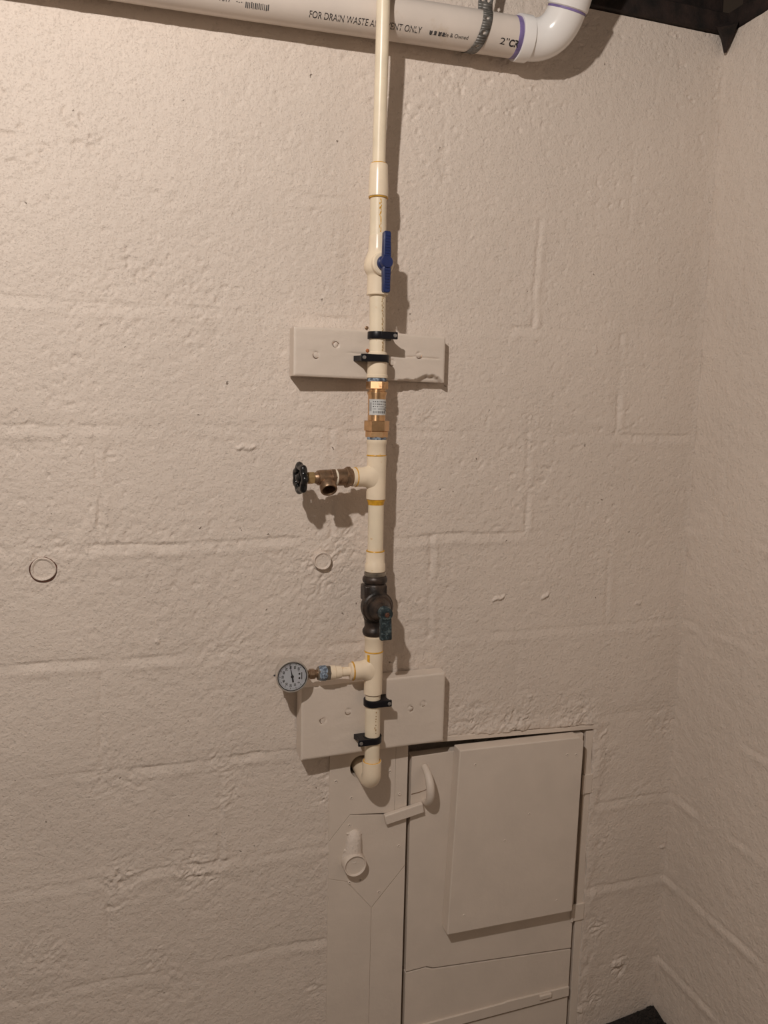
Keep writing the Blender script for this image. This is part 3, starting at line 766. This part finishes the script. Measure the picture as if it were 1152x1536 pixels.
# ------------------------------------------------------------------ pipe clamps
def clamp(y, side, face, label, R=RP, tilt=0.0, foot=None):
    z = zy(y); o = axis(z); h = .0062
    t = thing('pipe_clamp', label, 'clamp', (o[0], -face, z), 'black pipe clamps on the boards')
    MB().lathe(o, norm(V(tilt*.0, 0, 1)), [(R+.0002, -h), (R+.0030, -h), (R+.0034, -h+.001), (R+.0034, h-.001), (R+.0030, h), (R+.0002, h)], 32, closed=True).build('clamp_band', M['blackplastic'], t, angle=30)
    ex = side*(R+.0110)
    # ear in front and tapering foot back to the board
    MB().box((o[0]+side*(R*.5+.0095), o[1]-(R+.0008), z), (R+.0165, .0050, 2*h)).build('clamp_ear', M['blackplastic'], t, bevel=.001)
    b = MB(); vs = []
    for (yy, x0, x1, hh) in [(o[1]-R+.001, R-.004, R+.0150, h*.9), (o[1]+.004, R-.001, R+.0130, h*.75), (-face+.001, R-.010, R+.020, h*.8)]:
        for zz in (-hh, hh):
            for xx in (x0, x1): vs.append((o[0]+side*xx, yy, z+zz))
    fs = []
    for j in range(2):
        q = j*4; fs += [(q, q+1, q+5, q+4), (q+2, q+6, q+7, q+3), (q, q+4, q+6, q+2), (q+1, q+3, q+7, q+5)]
    fs += [(0, 2, 3, 1), (8, 9, 11, 10)]
    b.add(vs, fs).build('clamp_foot', M['blackplastic'], t, bevel=.0008)
    s = MB().lathe((o[0]+side*(R+.0125), o[1]-(R+.0032), z), (0, -1, 0), [(.0033, 0), (.0035, .0004), (.0030, .0016), (.0010, .0019)], 16).build('clamp_screw', M['screw'], t)
    return t
BU, BL = .0350, .0350       # front faces of the boards
clamp(503.5, 1, BU, 'topmost black pipe clamp on the upper board, screw at its right')
clamp(538, -1, BU, 'black pipe clamp on the upper board above the bronze valve, screw at left', R=.0177)
clamp(1052.5, 1, BL, 'black pipe clamp just below the gauge tee on the lower board')
clamp(1107.5, -1, BL, 'lowest black pipe clamp on the lower board just above the elbow')

# ------------------------------------------------------------------ mounting boards (front faces as relief grids)
def slab(name, x0, x1, z0, z1, front, back, res, mat, parent, hfun, zlo=None, zhi=None):
    na = int((x1-x0)/res); nz = int((z1-z0)/res)
    A = np.linspace(0, 1, na+1); Z = np.linspace(0, 1, nz+1); AA, ZZ = np.meshgrid(A, Z); AA = AA.ravel(); ZZ = ZZ.ravel()
    X = x0+(x1-x0)*AA
    lo = z0+(zlo(AA) if zlo else 0); hi = z1+(zhi(AA) if zhi else 0)
    Zw = lo+(hi-lo)*ZZ
    ed = np.minimum.reduce([X-x0, x1-X, Zw-lo, hi-Zw])
    G = front(AA)+hfun(X, Zw)-.0016*(1-sstep(0, .0028, ed))
    co = np.stack([X, -G, Zw], 1); n = len(co)
    rim = [j for j in range(na+1)]+[i*(na+1)+na for i in range(1, nz+1)]+[nz*(na+1)+j for j in range(na-1, -1, -1)]+[i*(na+1) for i in range(nz-1, 0, -1)]
    bk = co[rim].copy(); bk[:, 1] = -back
    fs = []
    for i in range(nz):
        for j in range(na):
            b = i*(na+1)+j; fs.append((b, b+1, b+na+2, b+na+1))
    m = len(rim)
    for k in range(m): fs.append((rim[k], n+k, n+(k+1) % m, rim[(k+1) % m]))
    fs.append(tuple(n+k for k in range(m)))
    b = MB(); b.v = [tuple(v) for v in np.concatenate([co, bk])]; b.f = fs
    return b.build(name, mat, parent, angle=50)
def dents(lst, depth=.0026, r=.0052):
    def f(X, Z):
        h = X*0
        for (cx, cz) in lst:
            d = np.sqrt((X-cx)**2+(Z-cz)**2)
            h = h-depth*np.exp(-((d-r)/.0012)**2)*(.55+.45*np.sin(np.arctan2(Z-cz, X-cx)*2+cx*90))
        return h
    return f
ub = thing('mounting_board', 'painted wooden board behind the bronze valve, its lower right edge chipped', 'board', (-.742, 0, .2935), 'painted boards carrying the pipe')
ud = [XZ(503, 517, BU), XZ(473, 533, BU), XZ(630, 533, BU), XZ(588, 544, BU)]
fd = dents(ud)
def up_h(X, Z):
    h = fd(X, Z)+.0004*fbm(X*.25, Z, .012, 3, 201)
    cr = .3375+.0025*fbm(X, X*0, .03, 3, 203)+.02*(X+.70)*-.25
    m = sstep(-.795, -.77, X)*(1-sstep(-.615, -.605, X))
    h = h-.0018*m*np.exp(-((Z-cr)/.0011)**2)
    # chipped lower right edge
    ch = .2950+.0025*sstep(-.69, -.67, X)+.0075*sstep(-.665, -.635, X)-.006*sstep(-.62, -.602, X)+.004*fbm(X, X*0, .012, 3, 205)
    h = h-.012*(1-sstep(-.006, .0005, Z-ch))*sstep(-.705, -.69, X)*(1-sstep(-.606, -.60, X))*.8
    return h
slab('board', -.8865, -.5985, .2938, .3782, lambda A: .0420-.0140*A, .0045, .0016, M['wood'], ub, up_h, zlo=lambda A: .0015-.0025*A, zhi=lambda A: .002*np.sin(A*5))
for (x, z) in ud: MB().lathe((x, -(.0397-.0140*((x+.8865)/.288)), z), (0, -1, 0), [(.0042, 0), (.0040, .0006), (.0022, .0008), (.0016, .0002)], 14).build('screw_head', M['wood'], ub)
for q in [(551, 526), (550, 492)]:
    x, z = XZ(*q, BU); MB().lathe((x, -.0345, z), (0, -1, 0), [(.0036, 0), (.0034, .0016), (.0015, .0024)], 10).build('rusty_screw', M['copper'] if q[1] > 500 else M['oldbronze'], ub)

lb = thing('mounting_board', 'deeper painted wooden board behind the gauge, over the access panel', 'board', (-.725, 0, -.41), 'painted boards carrying the pipe')
ldn = [XZ(484, 1081, .044), XZ(522, 1068, .043), XZ(615, 1062, BL), XZ(634, 1055, BL)]
fl = dents(ldn)
slab('board', -.8680, -.5790, -.4090, -.2690, lambda A: .0470-.0115*A, .0045, .002, M['wood'], lb, lambda X, Z: fl(X, Z)+.0003*fbm(X*.25, Z, .014, 3, 211), zlo=lambda A: .003*np.sin(A*3.1)*.3, zhi=lambda A: .001*A)
for (x, z) in ldn: MB().lathe((x, -(.0447-.0115*((x+.868)/.289)), z), (0, -1, 0), [(.0042, 0), (.0040, .0006), (.0022, .0008), (.0016, .0002)], 14).build('screw_head', M['wood'], lb)

# ------------------------------------------------------------------ drain pipe along the ceiling
RD = .0335
def dax(x):
    return V(x, -np.interp(x, [-2.4, -.95, -.5], [.036, .038, .042]), np.interp(x, [-2.4, -.955, -.565, -.48], [.860, .8945, .9055, .9075]))
dp = thing('drain_pipe', 'white plastic drain pipe with black print, turning up at an elbow under the joists', 'pipe', dax(-.9))
xe = XZ(778, 58, .045)[0]
pp = MB().tube([dax(x) for x in np.linspace(-2.4, xe+.01, 12)], RD, 40).build('pipe_run', M['pvc'], dp)
# elbow path
def ep(px, py, g): return P(px, py, g)
p0 = dax(xe); dirp = norm(dax(-.48)-dax(-.60))
end = P(851, 12, .078); 
tup = norm(V(.10, -.42, .90))
# cubic hermite from p0 to end
pts = []; T0 = dirp*.105; T1 = tup*.115
s0 = p0+dirp*.020
for i in range(17):
    t = i/16; h00 = 2*t**3-3*t**2+1; h10 = t**3-2*t**2+t; h01 = -2*t**3+3*t**2; h11 = t**3-t**2
    pts.append(s0*h00+T0*h10+end*h01+T1*h11)
elb = MB().tube([p0]+pts, [.0345]+[.0345+.0005*math.sin(i/16*math.pi) for i in range(17)], 40).build('elbow_fitting', M['pvcfit'], dp, angle=50)
MB().lathe(p0-dirp*.004, dirp, [(.0336, 0), (.0374, 0), (.0380, .002), (.0378, .022), (.0345, .0235)], 44).build('elbow_hub', M['pvcfit'], elb)
MB().lathe(end, tup, [(.0345, -.002), (.0372, .000), (.0374, .05), (.0336, .051)], 44).build('elbow_hub', M['pvcfit'], elb)
MB().tube([end+tup*.04, end+tup*.26], RD, 36).build('pipe_riser', M['pvc'], dp)
MB().lathe(p0-dirp*.013, dirp, [(.0336, 0), (.0338, .0003), (.0338, .0092), (.0336, .0095)], 44).build('primer_band', M['primer'], dp)
MB().lathe(end-tup*.0035, tup, [(.0346, -.002), (.0349, -.0016), (.0350, .0040), (.0346, .0044)], 44).build('primer_band', M['primer'], dp)
# print on the pipe
def dprint(s, px0, px1, ang, size=None, mat='ink', bold=0.0, tilt=0.0, name='pipe_print'):
    xa = XZ(px0, 20+(px0-280)*.125, .068)[0]; xb = XZ(px1, 20+(px1-280)*.125, .068)[0]
    vs, fs = textmesh(s, 1.0, bold); us = [v[0] for v in vs]; u0, u1 = min(us), max(us)
    b = MB(); out = []
    for v in vs:
        k = (v[0]-u0)/(u1-u0); x = xa+(xb-xa)*k
        a = ang+(v[1])*size/RD+tilt*(k-.5); o = dax(x)
        out.append(o+V(0, -math.cos(a), math.sin(a))*(RD+.00025))
    # keep glyph faces facing out
    b.add(out, fs); return b.build(name, M[mat], dp, smooth=False)
dprint('FOR DRAIN WASTE AND VENT ONLY', 465, 633, math.radians(-45), .0150)
dprint('SR4P', 300, 322, math.radians(-37), .0105, 'inkgrey'); dprint('1617', 330, 347, math.radians(-39), .0105)
dprint('U.S. Made & Owned', 645, 703, math.radians(-46), .0095)
dprint('2"', 750, 763, math.radians(-41), .0150)
dprint('CR', 763.5, 778.5, math.radians(-43), .0155, bold=.035)
def dbars(px0, px1, a0, a1, n, mat, name='printed_code'):
    b = MB(); xs = np.linspace(XZ(px0, 12+(px0-280)*.125, .068)[0], XZ(px1, 12+(px1-280)*.125, .068)[0], n*2)
    for i in range(n):
        x0 = xs[2*i]; x1 = xs[2*i+1]+random.uniform(-.0003, .0005); da = random.uniform(-.02, .02); vs = []
        for x, a in ((x0, a0+da), (x1, a0+da), (x1, (a0+a1)/2), (x1, a1+da), (x0, a1+da), (x0, (a0+a1)/2)):
            vs.append(dax(x)+V(0, -math.cos(a), math.sin(a))*(RD+.00025))
        b.add(vs, [(0, 1, 2, 5), (5, 2, 3, 4)])
    return b.build(name, M[mat], dp, smooth=False)
dbars(369, 404, math.radians(-52), math.radians(-37), 13, 'inkgrey'); dbars(355, 364, math.radians(-42), math.radians(-40), 3, 'inkgrey')
dbars(646, 668, math.radians(-52), math.radians(-41), 4, 'inkgrey', 'ink_smudge')

# perforated hanger strap round the pipe, up to the joists
hs = thing('hanger_strap', 'dark perforated metal strap hanging the white drain pipe', 'strap', dax(XZ(722, 50, .06)[0]))
xs0 = XZ(724, 40, .072)[0]
W, PITCHS, RH = .0175, .0235, .0031
def strap_pt(s, t):
    """s: arc length from the foot of the front wrap, t: across"""
    R = RD+.0012; a = math.radians(-150)+s/R; amax = math.radians(95)
    lean = -.012+.020*min(1.3, max(0, s/(.10)))
    o = dax(xs0+lean+t)
    if a <= amax: return o+V(0, -math.cos(a), math.sin(a))*R
    ex = (a-amax)*R
    q = o+V(0, -math.cos(amax), math.sin(amax))*R
    return q+V(0, .05, 1)*ex
def strap(n, fun, name):
    b = MB(); HC = .0095
    for c in range(n):
        s0 = c*PITCHS; sc = s0+HC/2; s1 = s0+HC
        outer = [(s0, -W/2), (sc, -W/2), (s1, -W/2), (s1, 0), (s1, W/2), (sc, W/2), (s0, W/2), (s0, 0)]
        inner = [(sc+RH*math.cos(a), RH*math.sin(a)) for a in [math.radians(d) for d in (-135, -90, -45, 0, 45, 90, 135, 180)]]
        vs = [fun(*q) for q in outer]+[fun(*q) for q in inner]
        b.add(vs, [(i, (i+1) % 8, 8+(i+1) % 8, 8+i) for i in range(8)])
        m = 3
        for i in range(m):
            a0 = s1+(PITCHS-HC)*i/m; a1 = s1+(PITCHS-HC)*(i+1)/m
            b.add([fun(a0, -W/2), fun(a1, -W/2), fun(a1, 0), fun(a1, W/2), fun(a0, W/2), fun(a0, 0)], [(0, 1, 2, 5), (5, 2, 3, 4)])
    return b.build(name, M['strap'], hs, solid=.0010)
strap(8, strap_pt, 'strap_wrap')
xq = XZ(722, 8, .03)[0]
strap(5, lambda s, t: V(xq+t+s*.10, -.050+.35*s*0-.012*math.sin(s*10), .925+s), 'strap_tail')

# ------------------------------------------------------------------ painted plugs in the wall
def plug(px, py, R, proud, label, dark):
    x, z = XZ(px, py); t = thing('pipe_plug', label, 'plug', (x, 0, z), 'painted over round plugs in the wall')
    MB().lathe((x, .004, z), (0, -1, 0), [(R, 0), (R, proud+.003), (R*.93, proud+.0045), (R*.80, proud+.0035), (R*.74, proud+.0022), (.001, proud+.0018)], 36, rad=lambda th: 1+.025*math.sin(3*th+px)).build('plug_cap', M['wall'], t)
    MB().torus((x, -.0008, z-.0013), (0, -1, 0), R*1.02, .0016, 36, 6, rad=lambda th: 1+.015*math.sin(5*th)).build('rim_ring', M['rust_brown'] if dark else M['wall'], t)  # ring set slightly low, dark brown on one plug, wall paint on the other
plug(65, 853.5, .0200, .0045, 'painted round plug with dark brown rim at the left of the wall', True)
plug(482, 840, .0168, .0115, 'smaller painted round plug beside the black valve', False)

# ------------------------------------------------------------------ access panel (left) and hatch
pn = thing('access_cover', 'painted wooden cover of pieced boards around the elbow beside the hatch', 'cover', (-.72, 0, FLOOR))
def poly(lst, g=.003): return [XZ(a, b, g) for a, b in lst]
hx, hz = eb[0]-.004, ELZ+.004
hole = [(hx+.0225*math.cos(a), hz+.0235*math.sin(a)) for a in np.linspace(0, 2*math.pi, 24, endpoint=False)]
xl, xs_, xr = -.8015, -.6665, -.6400
zt_ = -.415
A_ = XZ(525, 1221.5, .003); B_ = XZ(495, 1262, .003); C_ = XZ(590, 1219, .003)
MB().prism([(xl, zt_), (xs_, zt_), (xs_, C_[1]), A_, (xl, B_[1])], -.03, .0030, hole=hole).build('panel_board', M['wood'], pn, smooth=False)
MB().prism([(xs_+.0007, zt_), (xr, zt_), (xr, C_[1]-.004), (xs_+.0007, C_[1]-.002)], -.03, .0022).build('panel_board', M['wood'], pn, smooth=False, bevel=.0006)
D_ = XZ(557, 1361, .003); E_ = XZ(608, 1297, .003); F_ = XZ(520, 1322, .003)
MB().prism([(xl+.0003, B_[1]-.0016), (A_[0], A_[1]-.0016), (C_[0], C_[1]-.0050), (xr, C_[1]-.0058), (xr, E_[1]), D_, F_, (xl+.0003, F_[1]+.012)], -.03, .0030).build('panel_board', M['wood'], pn, smooth=False, bevel=.0006)
MB().prism([(xl+.0006, F_[1]+.0108), (F_[0]-.0006, F_[1]-.0012), (D_[0]-.0005, D_[1]-.0014), (D_[0]-.0004, FLOOR+.001), (xl+.0006, FLOOR+.001)], -.03, .0024).build('panel_board', M['wood'], pn, smooth=False, bevel=.0006)
MB().prism([(D_[0]+.0005, D_[1]-.0016), (E_[0]-.0003, E_[1]-.0014), (xr, E_[1]-.0012), (xr, FLOOR+.001), (D_[0]+.0005, FLOOR+.001)], -.03, .0026).build('panel_board', M['wood'], pn, smooth=False, bevel=.0006)
MB().prism([(xl+.001, -.575), (xr-.001, -.575), (xr-.001, FLOOR+.002), (xl+.001, FLOOR+.002)], -.03, .0012).build('backing_board', M['wood'], pn, smooth=False)
def crackring(x, g, z, parent, a0, a1, R=.0052):
    MB().tube([(x+R*math.cos(a)*(1+.08*math.sin(a*5)), -g, z+R*math.sin(a)) for a in np.linspace(a0, a1, 14)], .00055, 6).build('paint_crack', M['oldbronze'], parent)
for i, (x, z) in enumerate(ud): crackring(x, .0416-.0140*((x+.8865)/.288), z, ub, [.3, 2.6, 3.6, 2.8][i], [4.6, 5.6, 6.4, 5.4][i])
for i, (x, z) in enumerate(ldn): crackring(x, .0466-.0115*((x+.868)/.289), z, lb, [1.4, 2.9, -1.9, 4.4][i], [4.4, 6.0, 1.6, 5.6][i], [.0056, .0050, .0050, .0050][i])
def screw(px, py, parent, g=.003, r=.0034):
    x, z = XZ(px, py, g); MB().lathe((x, -g+.0002, z), (0, -1, 0), [(r, 0), (r, .0008), (r*.8, .0015), (r*.45, .0012), (r*.3, .0002)], 14).build('screw_head', M['wood'], parent)
for q in [(504, 1172), (527, 1197), (585, 1157), (524, 1238), (598, 1269), (524, 1324), (541, 1320), (568, 1338), (599, 1191)]: screw(*q, pn)

ht = thing('access_hatch', 'painted plank hatch with a thick raised panel and curved pull handle', 'hatch', (-.43, 0, FLOOR))
GB = .0020; x0, x1 = -.6315, -.2365
Z1 = XZ(640, 1133, .003)[1]
s1a, s1b = XZ(610, 1457.5, GB)[1], XZ(855, 1422, GB)[1]
MB().prism([(x0, Z1), (x1, Z1+.006), (x1, s1b), (-.57, s1a-.004), (-.585, s1a+.0025), (x0, s1a)], -.022, GB).build('plank', M['wood'], ht, smooth=False, bevel=.0008)
zs0, zs1 = XZ(642, 1535, .004)[1], XZ(849, 1480, .004)[1]
zb0, zb1 = XZ(701, 1535, .004)[1], XZ(850, 1494, .004)[1]
MB().prism([(x0, s1a-.0036), (-.586, s1a-.0006), (-.571, s1a-.0074), (x1, s1b-.0036), (x1, zb1-.001), (x0, zb0-.003)], -.022, GB).build('plank', M['wood'], ht, smooth=False, bevel=.0008)
MB().prism([(x0, zb0-.0070), (x1, zb1-.0055), (x1, FLOOR+.002), (x0, FLOOR+.002)], -.022, GB-.001).build('plank', M['wood'], ht, smooth=False, bevel=.0008)
MB().prism([(x0+.01, zs0), (-.40, (zs0+zs1)/2+.002), (-.395, (zs0+zs1)/2+.004), (x1-.001, zs1), (x1-.001, zb1+.001), (x0+.01, zb0)], GB, .0068).build('trim_strip', M['wood'], ht, smooth=False, bevel=.0012)
x, z = XZ(818, 1494, .008); MB().box((x, -.0085, z), (.030, .006, .010), rotmat('Y', -.03)).build('hinge_tab', M['wood'], ht, bevel=.0015)
rp = MB().prism([XZ(690, 1126, .033), XZ(870, 1106, .033), XZ(876, 1111, .033), XZ(858, 1367, .033), XZ(671, 1403, .033)], GB, .0330).build('raised_panel', M['wood'], ht, smooth=False, bevel=.0022)
for q in [(713, 1147), (851, 1132), (864, 1132), (757, 1261), (794, 1221), (835, 1351), (696, 1373)]: screw(*q, ht, .0330, .0030)
# plank split near the latch
bsp = MB(); zc0 = XZ(612, 1192, GB)[1]; zc1 = XZ(643, 1183, GB)[1]
bsp.tube([(x0+.001, -GB-.0001, zc0), (x0+.02, -GB-.0002, (zc0+zc1)/2-.001), (XZ(643, 1183, GB)[0], -GB-.0001, zc1)], [.0009, .0008, .0004], 6).build('split_line', M['oldbronze'], ht)
# curved pull handle
h0 = P(637, 1150, .004); h1 = P(637, 1203, .004); pts = []
for i in range(15):
    t = i/14; a = t*math.pi
    out = .034*math.sin(a)**.75 if 0 < t < 1 else 0
    pts.append(V(h0[0]+(h1[0]-h0[0])*t, -.003-out, h0[2]+(h1[2]-h0[2])*(t+.05*math.sin(2*a)*-1)))
MB().tube(pts, [.0060+.0026*math.sin(i/14*math.pi*.9+.3) for i in range(15)], 14).build('pull_handle', M['wood'], ht, angle=60)
# hinges on the right jamb
for (a, b_) in [((878, 1163), (884, 1190)), ((861, 1358), (872, 1380))]:
    q0 = XZ(*a, .004); q1 = XZ(*b_, .004)
    b = MB().box(((q0[0]+q1[0])/2+.001, -.0012, (q0[1]+q1[1])/2), (abs(q1[0]-q0[0])+.010, .005, abs(q1[1]-q0[1])))
    b.cyl((q0[0]-.003, -.003, q1[1]), (q0[0]-.003, -.003, q0[1]), .0036, n=12)
    b.build('hinge', M['wood'], ht, bevel=.001)

fr = thing('hatch_frame', 'thin painted wood strips framing the hatch at top and right', 'frame', (-.22, 0, FLOOR))
MB().prism([(-.640, -.4120), (-.206, -.4285), (-.206, -.4375), (-.640, -.4235)], -.03, .0030).build('top_strip', M['wood'], fr, smooth=False, bevel=.001)
MB().prism([(-.2275, -.4420), (-.2110, -.4420), (-.2090, FLOOR+.01), (-.2275, FLOOR+.01)], -.03, -.0005).build('jamb_strip', M['wood'], fr, smooth=False, bevel=.001)

# turning latch block
q0 = P(577, 1229, .008); q1 = P(634, 1210, .008); mid = (q0+q1)/2; an = math.atan2(q1[2]-q0[2], q1[0]-q0[0]); Ln = np.linalg.norm(q1-q0)
tb = MB().box((mid[0], -.0085, mid[2]), (Ln, .011, .0205), rotmat('Y', -an)).build('turn_button', M['wood'], bevel=.0018)
tag(tb, 'small painted wood block latch turned across the panel and hatch', 'latch')

# capped pipe stub on the panel
x, z = XZ(532, 1297, .018); cp = thing('capped_pipe', 'thickly painted capped pipe stub sticking out of the panel', 'pipe', (x, 0, z))
MB().lathe((x, -.001, z), (0, -1, 0), [(.0235, 0), (.0228, .014), (.0225, .0215), (.0212, .0232), (.0195, .0220), (.0188, .0195), (.001, .0188)], 36, rad=lambda th: 1+.02*math.sin(2*th+1)).build('cap', M['wood'], cp)
x2, z2 = XZ(531, 1262, .004)
MB().tube([(x, .002, z+.010), ((x+x2)/2, -.001, z+.022), (x2, .001, z2+.002), (x2+.001, .004, z2+.016), (x2+.001, .008, z2+.022)], [.0235, .0175, .0172, .0150, .008], 24).build('neck', M['wall'], cp, angle=70)
MB().tube([(x-.021, .004, z+.020), (x-.010, -.004, z+.0255), (x+.004, -.006, z+.027), (x+.020, .003, z+.020)], [.004, .0065, .0065, .004], 12).build('paint_lip', M['wall'], cp, angle=70)
qa = P(531, 1250, .003); MB().box(qa, (.032, .006, .0045), rotmat('Y', .14)).build('flange', M['wood'], cp, bevel=.0018)
